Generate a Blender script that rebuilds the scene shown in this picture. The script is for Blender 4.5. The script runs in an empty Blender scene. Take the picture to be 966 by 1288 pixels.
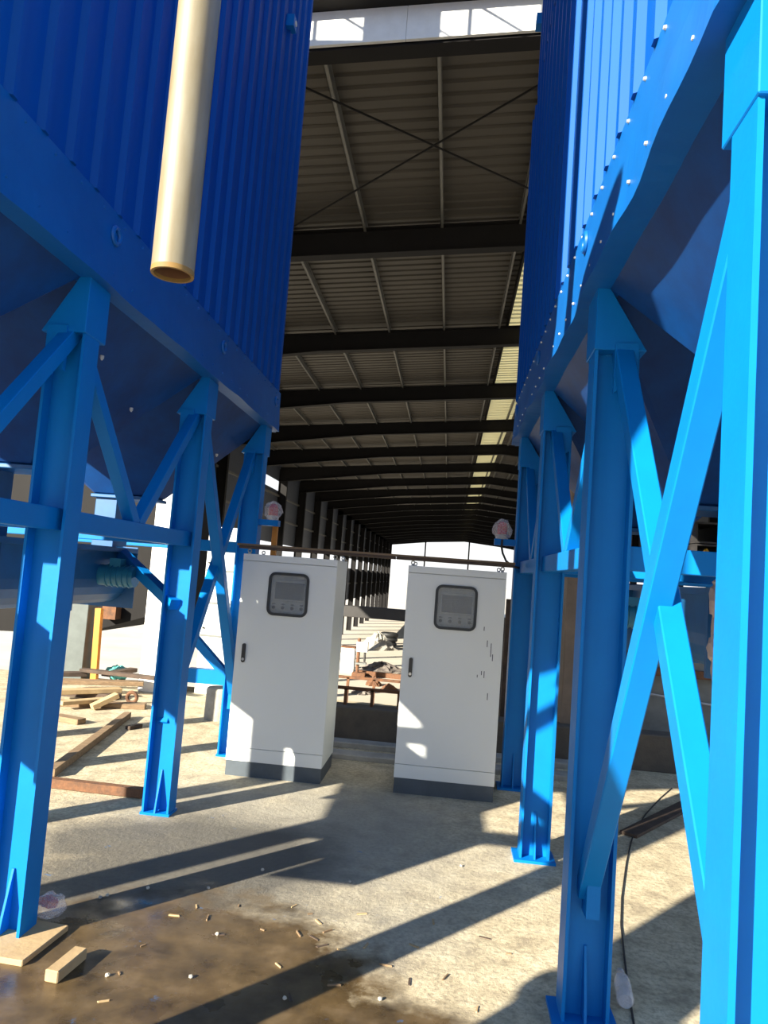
import bpy, bmesh, math, random
from mathutils import Vector, Matrix
R = math.radians
random.seed(7)
scene = bpy.context.scene
COL = scene.collection

# ------------------------------------------------------------------ camera
F, CX, CY, CAM_H = 930.0, 483.0, 644.0, 1.62        # focal length in pixels of the 966 x 1288 frame
ROLL = math.atan(0.0745)
HALL_VP = (564.0, 728.0)                             # where the lines that run along the hall meet
_c, _s = math.cos(ROLL), math.sin(ROLL)
def _unroll(dx, dy): return dx * _c + dy * _s, -dx * _s + dy * _c
PITCH = math.atan(_unroll(HALL_VP[0] - CX, HALL_VP[1] - CY)[1] / F)
def _level(dx, dy):
    a, b = _unroll(dx, dy)
    cp, sp = math.cos(PITCH), math.sin(PITCH)
    return Vector((a, F * cp + b * sp, F * sp - b * cp))
_d = _level(HALL_VP[0] - CX, HALL_VP[1] - CY)
YAW = math.atan2(_d.x, _d.y)
def ray(x, y):
    l = _level(x - CX, y - CY)
    return Vector((l.x * math.cos(YAW) - l.y * math.sin(YAW), l.x * math.sin(YAW) + l.y * math.cos(YAW), l.z))
EYE = Vector((0, 0, CAM_H))
def on_z(x, y, z=0.0): r = ray(x, y); return EYE + r * ((z - CAM_H) / r.z)
def on_y(x, y, Y): r = ray(x, y); return EYE + r * (Y / r.y)
def on_x(x, y, X): r = ray(x, y); return EYE + r * (X / r.x)

cam_data = bpy.data.cameras.new('camera')
cam = bpy.data.objects.new('camera', cam_data)
COL.objects.link(cam)
fw = ray(CX, CY).normalized()
rt = (ray(CX + 1, CY) - ray(CX, CY)).normalized()
up = rt.cross(fw)
m = Matrix((rt, up, -fw)).transposed().to_4x4()
m.translation = EYE
cam.matrix_world = m
cam_data.sensor_fit = 'HORIZONTAL'
cam_data.sensor_width = 36.0
cam_data.lens = 36.0 * F / 966.0
cam_data.clip_start, cam_data.clip_end = 0.05, 3000
scene.camera = cam

# ------------------------------------------------------------------ sky, sun, exposure
SUN_AZ, SUN_EL = R(40.0), R(21.5)                    # light travels towards +x +y, from behind left
world = bpy.data.worlds.new('sky')
scene.world = world
world.use_nodes = True
nt = world.node_tree
# hazy sky: white at the horizon, blue overhead, the same all the way round
tc = nt.nodes.new('ShaderNodeTexCoord'); sp = nt.nodes.new('ShaderNodeSeparateXYZ'); rp = nt.nodes.new('ShaderNodeValToRGB')
nt.links.new(tc.outputs['Generated'], sp.inputs[0]); nt.links.new(sp.outputs[2], rp.inputs[0]); nt.links.new(rp.outputs[0], nt.nodes['Background'].inputs[0])
cr = rp.color_ramp
cr.elements[0].position = 0.0; cr.elements[0].color = (1.0, 0.99, 0.96, 1)
cr.elements[1].position = 1.0; cr.elements[1].color = (0.24, 0.42, 0.80, 1)
e = cr.elements.new(0.16); e.color = (0.84, 0.91, 1.0, 1)
e = cr.elements.new(0.45); e.color = (0.42, 0.60, 0.92, 1)
nt.nodes['Background'].inputs[1].default_value = 1.18

sun_data = bpy.data.lights.new('sun', 'SUN')
sun_data.energy = 17.5
sun_data.angle = R(0.6)
sun_data.color = (1.0, 0.92, 0.77)
sun = bpy.data.objects.new('sun', sun_data)
COL.objects.link(sun)
to_sun = Vector((-math.cos(SUN_EL) * math.sin(SUN_AZ), -math.cos(SUN_EL) * math.cos(SUN_AZ), math.sin(SUN_EL)))
sun.rotation_euler = to_sun.to_track_quat('Z', 'Y').to_euler()
sun.location = (-6, -6, 14)

scene.view_settings.view_transform = 'Standard'
scene.view_settings.look = 'None'
scene.view_settings.gamma = 1.0
scene.view_settings.use_curve_mapping = False
scene.view_settings.exposure = 0.0

# ------------------------------------------------------------------ materials
def mat(name, col, rough=0.5, metal=0.0, col2=None, nscale=6.0, amount=0.5, bump=0.0, bscale=60.0, spec=0.5, stretch=(1, 1, 1)):
    m = bpy.data.materials.new(name); m.use_nodes = True
    n = m.node_tree; b = n.nodes['Principled BSDF']
    b.inputs['Roughness'].default_value = rough
    b.inputs['Metallic'].default_value = metal
    b.inputs['Specular IOR Level'].default_value = spec
    tc = n.nodes.new('ShaderNodeTexCoord')
    mp = n.nodes.new('ShaderNodeMapping'); mp.inputs['Scale'].default_value = stretch
    n.links.new(tc.outputs['Object'], mp.inputs[0])
    if col2 is None: col2 = tuple(c * 0.72 for c in col)
    ns = n.nodes.new('ShaderNodeTexNoise'); ns.inputs['Scale'].default_value = nscale
    ns.inputs['Detail'].default_value = 6; ns.inputs['Roughness'].default_value = 0.65
    n.links.new(mp.outputs[0], ns.inputs[0])
    rp = n.nodes.new('ShaderNodeValToRGB')
    rp.color_ramp.elements[0].position = 0.5 - 0.28 * (1 - amount) - 0.02
    rp.color_ramp.elements[1].position = 0.5 + 0.28 * (1 - amount) + 0.06
    rp.color_ramp.elements[0].color = (*col2, 1); rp.color_ramp.elements[1].color = (*col, 1)
    n.links.new(ns.outputs[0], rp.inputs[0]); n.links.new(rp.outputs[0], b.inputs['Base Color'])
    if bump > 0:
        n2 = n.nodes.new('ShaderNodeTexNoise'); n2.inputs['Scale'].default_value = bscale; n2.inputs['Detail'].default_value = 4
        n.links.new(tc.outputs['Object'], n2.inputs[0])
        bp = n.nodes.new('ShaderNodeBump'); bp.inputs['Strength'].default_value = bump; bp.inputs['Distance'].default_value = 0.01
        n.links.new(n2.outputs[0], bp.inputs['Height']); n.links.new(bp.outputs[0], b.inputs['Normal'])
    return m

M = {}
M['frame'] = mat('blue_frame_paint', (0.001, 0.175, 0.53), 0.45, spec=0.18, col2=(0.001, 0.145, 0.46), nscale=3, amount=0.2, bump=0.06, bscale=25)
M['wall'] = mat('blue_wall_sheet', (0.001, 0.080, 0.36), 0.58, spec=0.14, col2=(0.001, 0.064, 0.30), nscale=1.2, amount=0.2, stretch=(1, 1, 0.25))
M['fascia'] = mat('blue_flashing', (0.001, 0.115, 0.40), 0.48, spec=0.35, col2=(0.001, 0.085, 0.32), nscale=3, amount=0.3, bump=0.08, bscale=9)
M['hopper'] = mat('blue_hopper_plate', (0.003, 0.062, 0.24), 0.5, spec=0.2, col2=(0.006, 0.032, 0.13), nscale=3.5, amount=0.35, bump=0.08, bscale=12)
M['valve'] = mat('dark_blue_valve_paint', (0.008, 0.11, 0.30), 0.45, nscale=5)
M['motor'] = mat('teal_motor_paint', (0.02, 0.20, 0.34), 0.4, nscale=5)
M['pipe'] = mat('weathered_pipe_paint', (0.23, 0.21, 0.15), 0.5, col2=(0.15, 0.115, 0.055), nscale=5, amount=0.2, stretch=(2, 2, 0.5))
M['pipe_in'] = mat('rusty_pipe_bore', (0.16, 0.07, 0.03), 0.8)
M['rust_rim'] = mat('rusty_pipe_rim', (0.26, 0.15, 0.035), 0.7, nscale=20)
M['cabinet'] = mat('cabinet_paint', (0.74, 0.765, 0.745), 0.42, col2=(0.70, 0.725, 0.71), nscale=1.5, amount=0.1, bump=0.02, bscale=200)
M['plinth'] = mat('plinth_grey', (0.075, 0.095, 0.115), 0.55)
M['seal'] = mat('black_rubber', (0.025, 0.03, 0.035), 0.5)
M['panel_in'] = mat('panel_grey', (0.50, 0.52, 0.52), 0.5)
M['screen'] = mat('dark_screen', (0.11, 0.125, 0.14), 0.25)
M['knob'] = mat('black_knob', (0.03, 0.03, 0.03), 0.4)
M['chrome'] = mat('dull_chrome', (0.55, 0.55, 0.55), 0.3, metal=0.9)
M['bolt'] = mat('zinc_bolt', (0.62, 0.62, 0.58), 0.45, metal=0.3)
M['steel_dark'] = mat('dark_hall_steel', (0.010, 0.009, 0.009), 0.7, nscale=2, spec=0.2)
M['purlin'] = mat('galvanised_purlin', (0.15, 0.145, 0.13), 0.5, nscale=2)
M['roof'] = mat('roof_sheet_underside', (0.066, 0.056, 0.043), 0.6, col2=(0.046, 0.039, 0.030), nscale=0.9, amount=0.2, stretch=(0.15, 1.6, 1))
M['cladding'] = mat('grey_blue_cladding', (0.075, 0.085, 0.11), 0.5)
M['white_clad'] = mat('white_fascia_sheet', (0.80, 0.80, 0.76), 0.5, col2=(0.72, 0.72, 0.68))
M['rustsheet'] = mat('rusty_steel', (0.20, 0.085, 0.035), 0.85, col2=(0.09, 0.045, 0.025), nscale=14, bump=0.3)
M['wood'] = mat('weathered_timber', (0.30, 0.20, 0.11), 0.8, col2=(0.17, 0.11, 0.06), nscale=5, bump=0.2, bscale=40, stretch=(1, 8, 8))
M['palewood'] = mat('pale_timber', (0.50, 0.36, 0.19), 0.8, col2=(0.38, 0.26, 0.13), nscale=5, bump=0.2, bscale=40)
M['darkwood'] = mat('dark_timber', (0.10, 0.065, 0.045), 0.85, col2=(0.05, 0.035, 0.025), nscale=8, bump=0.2)
M['orange'] = mat('orange_paint', (0.75, 0.27, 0.03), 0.6)
M['concrete'] = mat('grey_concrete', (0.40, 0.38, 0.34), 0.9, col2=(0.27, 0.26, 0.23), nscale=7, bump=0.3)
M['darkconcrete'] = mat('shade_dark_concrete', (0.13, 0.11, 0.085), 0.9, col2=(0.08, 0.07, 0.06), nscale=5, bump=0.3)  # low wall stands in shade, which is darkened into this colour
M['plaster'] = mat('white_render', (0.82, 0.81, 0.77), 0.8, col2=(0.72, 0.71, 0.68), nscale=3)
M['greypanel'] = mat('pale_grey_panel', (0.62, 0.66, 0.66), 0.6, nscale=2, amount=0.2)
M['brownconc'] = mat('brown_concrete', (0.27, 0.21, 0.16), 0.85, nscale=4)
M['blackbox'] = mat('black_steel_section', (0.045, 0.042, 0.040), 0.55, nscale=8)
M['yellow'] = mat('yellow_paint', (0.75, 0.45, 0.03), 0.6)
M['red'] = mat('red_lens', (0.55, 0.03, 0.03), 0.2)
M['bracketgrey'] = mat('grey_plastic', (0.45, 0.45, 0.45), 0.5)
M['cable'] = mat('black_cable', (0.02, 0.02, 0.02), 0.6)
M['teal'] = mat('teal_tarp', (0.10, 0.40, 0.38), 0.7)
M['rag'] = mat('pale_rag', (0.62, 0.50, 0.44), 0.9, bump=0.3, bscale=30)
M['scrap'] = mat('scrap_metal', (0.22, 0.19, 0.16), 0.7, col2=(0.06, 0.05, 0.05), nscale=3)
M['darkgreen'] = mat('dull_green_grey_paint', (0.10, 0.12, 0.115), 0.6)
M['redpaper'] = mat('red_wrapper', (0.45, 0.07, 0.04), 0.5)
M['greysteel'] = mat('grey_machine_paint', (0.20, 0.21, 0.20), 0.6)

def clear_plastic(name, tint=(0.95, 0.95, 0.95), clear=0.55):
    m = bpy.data.materials.new(name); m.use_nodes = True
    n = m.node_tree; out = n.nodes['Material Output']; b = n.nodes['Principled BSDF']
    b.inputs['Base Color'].default_value = (*tint, 1); b.inputs['Roughness'].default_value = 0.18
    tr = n.nodes.new('ShaderNodeBsdfTransparent'); mx = n.nodes.new('ShaderNodeMixShader')
    ns = n.nodes.new('ShaderNodeTexNoise'); ns.inputs['Scale'].default_value = 40
    mr = n.nodes.new('ShaderNodeMapRange'); mr.inputs[3].default_value = max(0, clear - 0.25); mr.inputs[4].default_value = min(1, clear + 0.25)
    n.links.new(ns.outputs[0], mr.inputs[0]); n.links.new(mr.outputs[0], mx.inputs[0])
    n.links.new(b.outputs[0], mx.inputs[1]); n.links.new(tr.outputs[0], mx.inputs[2]); n.links.new(mx.outputs[0], out.inputs[0])
    return m
M['bag'] = clear_plastic('clear_plastic_bag', (0.85, 0.82, 0.82), 0.72)
M['bottle'] = clear_plastic('clear_bottle_plastic', (0.88, 0.88, 0.92), 0.68)
M['glass'] = clear_plastic('cabinet_window_pane', (0.30, 0.33, 0.35), 0.72)

def skylight_mat():
    m = bpy.data.materials.new('translucent_roof_sheet'); m.use_nodes = True
    n = m.node_tree; out = n.nodes['Material Output']; b = n.nodes['Principled BSDF']
    b.inputs['Base Color'].default_value = (0.75, 0.70, 0.50, 1); b.inputs['Roughness'].default_value = 0.5
    t = n.nodes.new('ShaderNodeBsdfTranslucent'); t.inputs[0].default_value = (0.75, 0.70, 0.50, 1)
    mx = n.nodes.new('ShaderNodeMixShader'); mx.inputs[0].default_value = 0.6
    n.links.new(b.outputs[0], mx.inputs[1]); n.links.new(t.outputs[0], mx.inputs[2]); n.links.new(mx.outputs[0], out.inputs[0])
    return m
M['skylight'] = skylight_mat()

def floor_mat():
    m = bpy.data.materials.new('stained_concrete_floor'); m.use_nodes = True
    n = m.node_tree; L = n.links.new; b = n.nodes['Principled BSDF']
    g = n.nodes.new('ShaderNodeNewGeometry')
    def noise(sc, det=8, rough=0.6, dist=0.0):
        x = n.nodes.new('ShaderNodeTexNoise'); x.inputs['Scale'].default_value = sc; x.inputs['Detail'].default_value = det
        x.inputs['Roughness'].default_value = rough; x.inputs['Distortion'].default_value = dist
        L(g.outputs['Position'], x.inputs[0]); return x.outputs[0]
    def math_(op, a, bb, cl=False):
        x = n.nodes.new('ShaderNodeMath'); x.operation = op; x.use_clamp = cl
        for i, v in enumerate((a, bb)):
            if isinstance(v, (int, float)): x.inputs[i].default_value = v
            else: L(v, x.inputs[i])
        return x.outputs[0]
    def ramp(v, stops):
        x = n.nodes.new('ShaderNodeValToRGB'); cr = x.color_ramp
        while len(cr.elements) < len(stops): cr.elements.new(0.5)
        for e, (p, c) in zip(cr.elements, stops): e.position = p; e.color = (*c, 1)
        L(v, x.inputs[0]); return x.outputs[0]
    def mix(f, a, bb):
        x = n.nodes.new('ShaderNodeMix'); x.data_type = 'RGBA'
        L(f, x.inputs[0])
        for i, v in ((6, a), (7, bb)):
            if isinstance(v, tuple): x.inputs[i].default_value = (*v, 1)
            else: L(v, x.inputs[i])
        return x.outputs[2]
    def blob(cx, cy, rx, ry, soft, nz, amp):          # 1 inside an uneven patch of wet or darker floor
        s = n.nodes.new('ShaderNodeSeparateXYZ'); L(g.outputs['Position'], s.inputs[0])
        dx = math_('DIVIDE', math_('SUBTRACT', s.outputs[0], cx), rx); dy = math_('DIVIDE', math_('SUBTRACT', s.outputs[1], cy), ry)
        d = math_('SQRT', math_('ADD', math_('MULTIPLY', dx, dx), math_('MULTIPLY', dy, dy)), 0.0)
        d = math_('ADD', d, math_('MULTIPLY', math_('SUBTRACT', nz, 0.5), amp))
        return math_('DIVIDE', math_('SUBTRACT', 1.0 + soft, d), 2 * soft, True)
    fine, mid, big = noise(38, 10, 0.7), noise(6, 8, 0.62), noise(1.6, 6, 0.6, 0.4)
    base = ramp(mid, [(0.28, (0.30, 0.245, 0.165)), (0.47, (0.53, 0.445, 0.29)), (0.66, (0.68, 0.585, 0.40))])
    base = mix(ramp(fine, [(0.36, (0.65,) * 3), (0.56, (0,) * 3)]), base, (0.22, 0.18, 0.12))
    grey = blob(-0.75, 4.7, 1.1, 1.2, 0.45, big, 1.6)
    base = mix(math_('MULTIPLY', grey, 0.7), base, (0.27, 0.26, 0.225))
    dark_patch = blob(-1.35, 4.0, 0.85, 0.85, 0.3, big, 1.4)
    base = mix(math_('MULTIPLY', dark_patch, 0.85), base, (0.075, 0.07, 0.06))  # dark grey-brown floor patch near the left column row
    wet = blob(-1.05, 2.65, 0.98, 1.05, 0.10, noise(3.2, 7, 0.62), 0.9)
    wet2 = blob(-0.1, 2.55, 0.55, 0.42, 0.2, noise(4, 7, 0.62), 1.0)
    wetall = math_('MAXIMUM', wet, wet2)
    mud = ramp(mid, [(0.3, (0.036, 0.024, 0.012)), (0.55, (0.10, 0.066, 0.030)), (0.75, (0.16, 0.11, 0.056))])
    base = mix(wetall, base, mud)
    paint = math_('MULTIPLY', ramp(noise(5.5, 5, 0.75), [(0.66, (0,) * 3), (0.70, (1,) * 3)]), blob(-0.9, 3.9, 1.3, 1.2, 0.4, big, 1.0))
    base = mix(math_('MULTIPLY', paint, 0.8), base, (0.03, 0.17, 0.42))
    L(base, b.inputs['Base Color'])
    rr = n.nodes.new('ShaderNodeMapRange'); L(math_('MULTIPLY', wetall, math_('MULTIPLY', ramp(noise(4.5), [(0.35, (0.3,) * 3), (0.6, (1,) * 3)]), 1.0)), rr.inputs[0])
    rr.inputs[3].default_value = 0.88; rr.inputs[4].default_value = 0.16
    L(rr.outputs[0], b.inputs['Roughness'])
    bp = n.nodes.new('ShaderNodeBump'); bp.inputs['Distance'].default_value = 0.012
    L(math_('SUBTRACT', 0.75, math_('MULTIPLY', wetall, 0.65)), bp.inputs['Strength'])
    L(math_('ADD', math_('MULTIPLY', fine, 0.6), mid), bp.inputs['Height']); L(bp.outputs[0], b.inputs['Normal'])
    return m
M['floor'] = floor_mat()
M['yard'] = mat('dusty_yard_ground', (0.55, 0.50, 0.41), 0.95, col2=(0.45, 0.40, 0.32), nscale=0.25, bump=0.1, bscale=3)

# ------------------------------------------------------------------ mesh helpers
class MB:
    def __init__(self): self.v = []; self.f = []
    def add(self, vs, fs):
        o = len(self.v); self.v += [tuple(p) for p in vs]; self.f += [tuple(i + o for i in f) for f in fs]; return self
    def box(self, x0, x1, y0, y1, z0, z1):
        if x0 > x1: x0, x1 = x1, x0
        return self.add([(x, y, z) for z in (z0, z1) for y in (y0, y1) for x in (x0, x1)],
                        [(0, 2, 3, 1), (4, 5, 7, 6), (0, 1, 5, 4), (2, 6, 7, 3), (0, 4, 6, 2), (1, 3, 7, 5)])
    def prism(self, poly, a, b, axis):
        """polygon in the two other axes, extruded along axis from a to b"""
        def p3(p, t):
            if axis == 'x': return (t, p[0], p[1])
            if axis == 'y': return (p[0], t, p[1])
            return (p[0], p[1], t)
        k = len(poly)
        vs = [p3(p, a) for p in poly] + [p3(p, b) for p in poly]
        return self.add(vs, [tuple(range(k))[::-1], tuple(range(k, 2 * k))] + [(i, (i + 1) % k, (i + 1) % k + k, i + k) for i in range(k)])
    def bar(self, p, q, w, h=None, upv=(0, 0, 1)):
        """rectangular bar from p to q, w across, h along upv"""
        p, q = Vector(p), Vector(q); h = w if h is None else h
        d = (q - p).normalized(); u = Vector(upv)
        sd = d.cross(u)
        if sd.length < 1e-4: sd = d.cross(Vector((0, 1, 0)))
        sd.normalize(); u = sd.cross(d)
        vs = [e + sd * a * w / 2 + u * b * h / 2 for e in (p, q) for a, b in ((-1, -1), (1, -1), (1, 1), (-1, 1))]
        return self.add(vs, [(3, 2, 1, 0), (4, 5, 6, 7)] + [(i, (i + 1) % 4, (i + 1) % 4 + 4, i + 4) for i in range(4)])
    def cyl(self, p, q, r, n=16, r2=None, caps=True):
        p, q = Vector(p), Vector(q); r2 = r if r2 is None else r2
        d = (q - p).normalized(); a = d.orthogonal().normalized(); b = d.cross(a)
        vs = [c + (a * math.cos(2 * math.pi * i / n) + b * math.sin(2 * math.pi * i / n)) * rr for c, rr in ((p, r), (q, r2)) for i in range(n)]
        fs = [(i, (i + 1) % n, (i + 1) % n + n, i + n) for i in range(n)]
        if caps: fs += [tuple(range(n))[::-1], tuple(range(n, 2 * n))]
        return self.add(vs, fs)
    def path(self, pts, r, n=8):
        pts = [Vector(p) for p in pts]; vs = []; fs = []
        for i, p in enumerate(pts):
            d = (pts[min(i + 1, len(pts) - 1)] - pts[max(i - 1, 0)]).normalized()
            a = d.cross(Vector((0.13, 0.21, 0.97))).normalized(); b = d.cross(a)
            vs += [p + (a * math.cos(2 * math.pi * j / n) + b * math.sin(2 * math.pi * j / n)) * r for j in range(n)]
        for i in range(len(pts) - 1):
            fs += [(i * n + j, i * n + (j + 1) % n, (i + 1) * n + (j + 1) % n, (i + 1) * n + j) for j in range(n)]
        fs += [tuple(range(n))[::-1], tuple(range((len(pts) - 1) * n, len(pts) * n))]
        return self.add(vs, fs)
    def lathe(self, c, prof, n=16):
        """profile [(radius, z)] about the vertical axis through c"""
        c = Vector(c); k = len(prof); vs = []; fs = []
        for r, z in prof: vs += [c + Vector((r * math.cos(2 * math.pi * j / n), r * math.sin(2 * math.pi * j / n), z)) for j in range(n)]
        for i in range(k - 1): fs += [(i * n + j, i * n + (j + 1) % n, (i + 1) * n + (j + 1) % n, (i + 1) * n + j) for j in range(n)]
        fs += [tuple(range(n))[::-1], tuple(range((k - 1) * n, k * n))]
        return self.add(vs, fs)
    def torus(self, c, R_, r, axis='x', n=16, k=8):
        c = Vector(c); vs = []; fs = []
        for i in range(n):
            t = 2 * math.pi * i / n
            for j in range(k):
                s = 2 * math.pi * j / k; rr = R_ + r * math.cos(s); h = r * math.sin(s)
                o = {'x': (h, rr * math.cos(t), rr * math.sin(t)), 'y': (rr * math.cos(t), h, rr * math.sin(t)), 'z': (rr * math.cos(t), rr * math.sin(t), h)}[axis]
                vs.append(c + Vector(o))
        fs = [(i * k + j, i * k + (j + 1) % k, ((i + 1) % n) * k + (j + 1) % k, ((i + 1) % n) * k + j) for i in range(n) for j in range(k)]
        return self.add(vs, fs)
    def mesh(self, name, material, smooth=False, bevel=0.0):
        me = bpy.data.meshes.new(name); bm = bmesh.new()
        vs = [bm.verts.new(p) for p in self.v]
        for f in self.f:
            try: bm.faces.new([vs[i] for i in f])
            except ValueError: pass
        bmesh.ops.recalc_face_normals(bm, faces=bm.faces)
        if bevel > 0:
            es = [e for e in bm.edges if len(e.link_faces) == 2 and e.calc_face_angle(0) > 0.5]
            bmesh.ops.bevel(bm, geom=es, offset=bevel, segments=1, affect='EDGES')
        if smooth:
            for f in bm.faces: f.smooth = True
            for e in bm.edges:
                if len(e.link_faces) == 2 and e.calc_face_angle(0) > 0.7: e.smooth = False
        bm.to_mesh(me); bm.free(); me.materials.append(M[material]); return me
    def build(self, name, material, parent=None, smooth=False, bevel=0.0):
        return link(name, self.mesh(name, material, smooth, bevel), parent)

def link(name, mesh, parent=None, loc=None, rot=None):
    o = bpy.data.objects.new(name, mesh); COL.objects.link(o)
    if parent is not None:
        o.parent = parent
        t = Vector((0, 0, 0)); p = parent
        while p is not None: t += p.location; p = p.parent       # parents are never turned when children are added
        o.location = (Vector(loc) if loc else Vector((0, 0, 0))) - t
    elif loc: o.location = loc
    if rot: o.rotation_euler = rot
    return o
def tag(o, label, cat, group=None, kind=None):
    o['label'] = label
    if cat: o['category'] = cat
    if group: o['group'] = group
    if kind: o['kind'] = kind
    return o
def thing(name, label, cat, loc=(0, 0, 0), group=None):
    o = bpy.data.objects.new(name, None); COL.objects.link(o); o.location = loc; o.empty_display_size = 0.2
    return tag(o, label, cat, group)
def struct(o, label=None):
    o['kind'] = 'structure'
    if label: o['label'] = label
    return o

# ------------------------------------------------------------------ ground
FLOOR_LOW = -4.7
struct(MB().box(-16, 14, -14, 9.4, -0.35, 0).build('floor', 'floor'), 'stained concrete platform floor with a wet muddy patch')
struct(MB().box(-420, 420, -300, 900, FLOOR_LOW - 0.3, FLOOR_LOW).build('ground', 'yard'), 'pale dusty yard ground far below the platform')

# ------------------------------------------------------------------ the two dust collectors
def h_section_mesh(h, b, z0, z1, tw=0.010, tf=0.013):
    m_ = MB(); m_.box(0, tf, -b / 2, b / 2, z0, z1); m_.box(h - tf, h, -b / 2, b / 2, z0, z1); m_.box(tf - 0.001, h - tf + 0.001, -tw / 2, tw / 2, z0, z1)
    return m_
def rib_profile(a0, a1, pitch, base, top, height, off=0.05):
    """(along, out) points of a ribbed sheet between a0 and a1"""
    pts = [(a0, 0)]; a = a0 + off
    while a + base < a1 + 1e-6:
        pts += [(a, 0), (a + (base - top) / 2, height), (a + (base + top) / 2, height), (a + base, 0)]; a += pitch
    pts.append((a1, 0)); return pts

def dust_collector(label, s, x0, ys, yb, xbrace_bay, top, wall_split=None, pad_col=None):
    """s = +1 stands to the right of the aisle, -1 to the left; x0 = aisle face of the column row"""
    root = thing('dust_collector', label, 'dust collector', (x0, ys[0], 0))
    X = lambda d: x0 + s * d
    HC, BC, W = 0.175, 0.13, 1.90                      # column section, width of the frame
    ZT = 2.82
    # columns
    colmesh = None
    for row, base_d in ((0, 0.0), (1, W - HC)):
        for i, y in enumerate(ys):
            mb = MB()
            on_pad = row == 0 and i == pad_col; zf = 0.022 if on_pad else 0.012
            for (a, b_) in ((0, 0.013), (HC - 0.013, HC)): mb.box(X(base_d + a), X(base_d + b_), y - BC / 2, y + BC / 2, zf, 2.62)
            mb.box(X(base_d + 0.012), X(base_d + HC - 0.012), y - 0.005, y + 0.005, zf, 2.62)
            c = mb.build('column', 'frame', root)
            pm, py_ = (0.034, 0.10) if s > 0 else (0.008, 0.072)
            if not on_pad: MB().box(X(base_d - pm), X(base_d + HC + pm), y - py_, y + py_, 0.0, 0.016).build('base_plate', 'frame', c)
            xm = base_d + HC / 2
            for sg in (-1, 1):
                MB().prism([(y + sg * 0.004, 0.024), (y + sg * 0.075, 0.014 if not on_pad else 0.024), (y + sg * 0.06, 0.09), (y + sg * 0.012, 0.27), (y + sg * 0.004, 0.27)], X(xm - 0.005), X(xm + 0.005), 'x').build('stiffener', 'frame', c)
            if row == 0: poly = [(X(-0.004), 2.575), (X(0.2), 2.575), (X(0.045), ZT + 0.01), (X(-0.004), ZT + 0.01)]
            else: poly = [(X(W + 0.004), 2.575), (X(W - 0.2), 2.575), (X(W - 0.045), ZT + 0.01), (X(W + 0.004), ZT + 0.01)]
            MB().prism(poly, y - BC / 2 - 0.012, y + BC / 2 + 0.05, 'y').build('column_head', 'frame', c, bevel=0.003)
            if row == 0:
                MB().prism([(X(0.075), 2.60), (X(0.165), 2.60), (X(0.165), 2.455), (X(0.075), 2.40)], y - 0.088, y - 0.064, 'y').build('gusset', 'frame', c)
    # horizontal beams along the row and across it
    for base_d in (HC / 2, W - HC / 2):
        for i in range(len(ys) - 1):
            if i == xbrace_bay: continue
            MB().box(X(base_d - 0.045), X(base_d + 0.045), ys[i] + 0.004, ys[i + 1] - 0.004, 1.705, 1.80).build('tie_beam', 'frame', root, bevel=0.003)
    for i, y in enumerate(ys):
        MB().box(X(HC - 0.01), X(W - HC + 0.01), y - 0.045, y + 0.045, 1.705, 1.80).build('cross_beam', 'frame', root, bevel=0.003)
    # braces of the aisle row
    xb = X(HC / 2 - 0.005)
    for i in range(len(ys) - 1):
        a, b_ = ys[i], ys[i + 1]
        if i == xbrace_bay:
            MB().bar((xb, b_ - 0.01, 0.47), (xb, a + 0.005, 2.72), 0.075, 0.075, (1, 0, 0)).build('brace', 'frame', root, bevel=0.004)
            MB().bar((xb + s * 0.03, b_ - 0.01, 2.62), (xb + s * 0.03, a + 0.005, 0.55), 0.07, 0.07, (1, 0, 0)).build('brace', 'frame', root, bevel=0.004)
            p = MB().box(X(HC / 2 - 0.02), X(HC / 2 + 0.03), b_ - 0.09, b_ - 0.004, 0.40, 0.52).build('brace_shoe', 'frame', root)
        else:
            mid = (a + b_) / 2
            MB().bar((xb, a + 0.01, 2.60), (xb, mid - 0.02, 1.79), 0.065, 0.065, (1, 0, 0)).build('brace', 'frame', root, bevel=0.003)
            MB().bar((xb, b_ - 0.01, 2.60), (xb, mid + 0.02, 1.79), 0.065, 0.065, (1, 0, 0)).build('brace', 'frame', root, bevel=0.003)
    # hoppers with their discharge valves
    for i in range(len(ys) - 1):
        a, b_ = (ys[i] if i else yb[0] + 0.03), (ys[i + 1] if i < len(ys) - 2 else yb[1] - 0.03)
        yc = (ys[i] + ys[i + 1]) / 2; xc = 0.95
        top_r = [(X(0.005), a + 0.01), (X(W - 0.005), a + 0.01), (X(W - 0.005), b_ - 0.01), (X(0.005), b_ - 0.01)]
        bot_r = [(X(xc - 0.33), yc - 0.13), (X(xc + 0.11), yc - 0.13), (X(xc + 0.11), yc + 0.13), (X(xc - 0.33), yc + 0.13)]
        mb = MB()
        mb.add([(x, y, ZT + 0.06) for x, y in top_r] + [(x, y, 2.06) for x, y in bot_r],
               [(0, 1, 2, 3), (7, 6, 5, 4)] + [(j, (j + 1) % 4, (j + 1) % 4 + 4, j + 4) for j in range(4)])
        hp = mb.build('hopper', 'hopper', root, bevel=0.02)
        for (u, w) in ((0.28, 0.2), (0.45, 0.75), (0.7, 0.35)):            # stud bolts on the aisle face
            px = X(0.005 + u * (xc - 0.335)); pz = ZT + 0.02 - u * (ZT + 0.02 - 2.06)
            ya = a + 0.01 + u * (yc - 0.13 - a - 0.01); yz = b_ - 0.01 - u * (b_ - 0.01 - yc - 0.13)
            MB().lathe((px, ya + (yz - ya) * w, pz - 0.012), [(0.004, -0.012), (0.011, 0.0), (0.011, 0.012)], 8).build('bolt', 'bolt', hp)
        v = MB()
        v.box(X(xc - 0.35), X(xc + 0.13), yc - 0.15, yc + 0.15, 2.04, 2.065)
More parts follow.
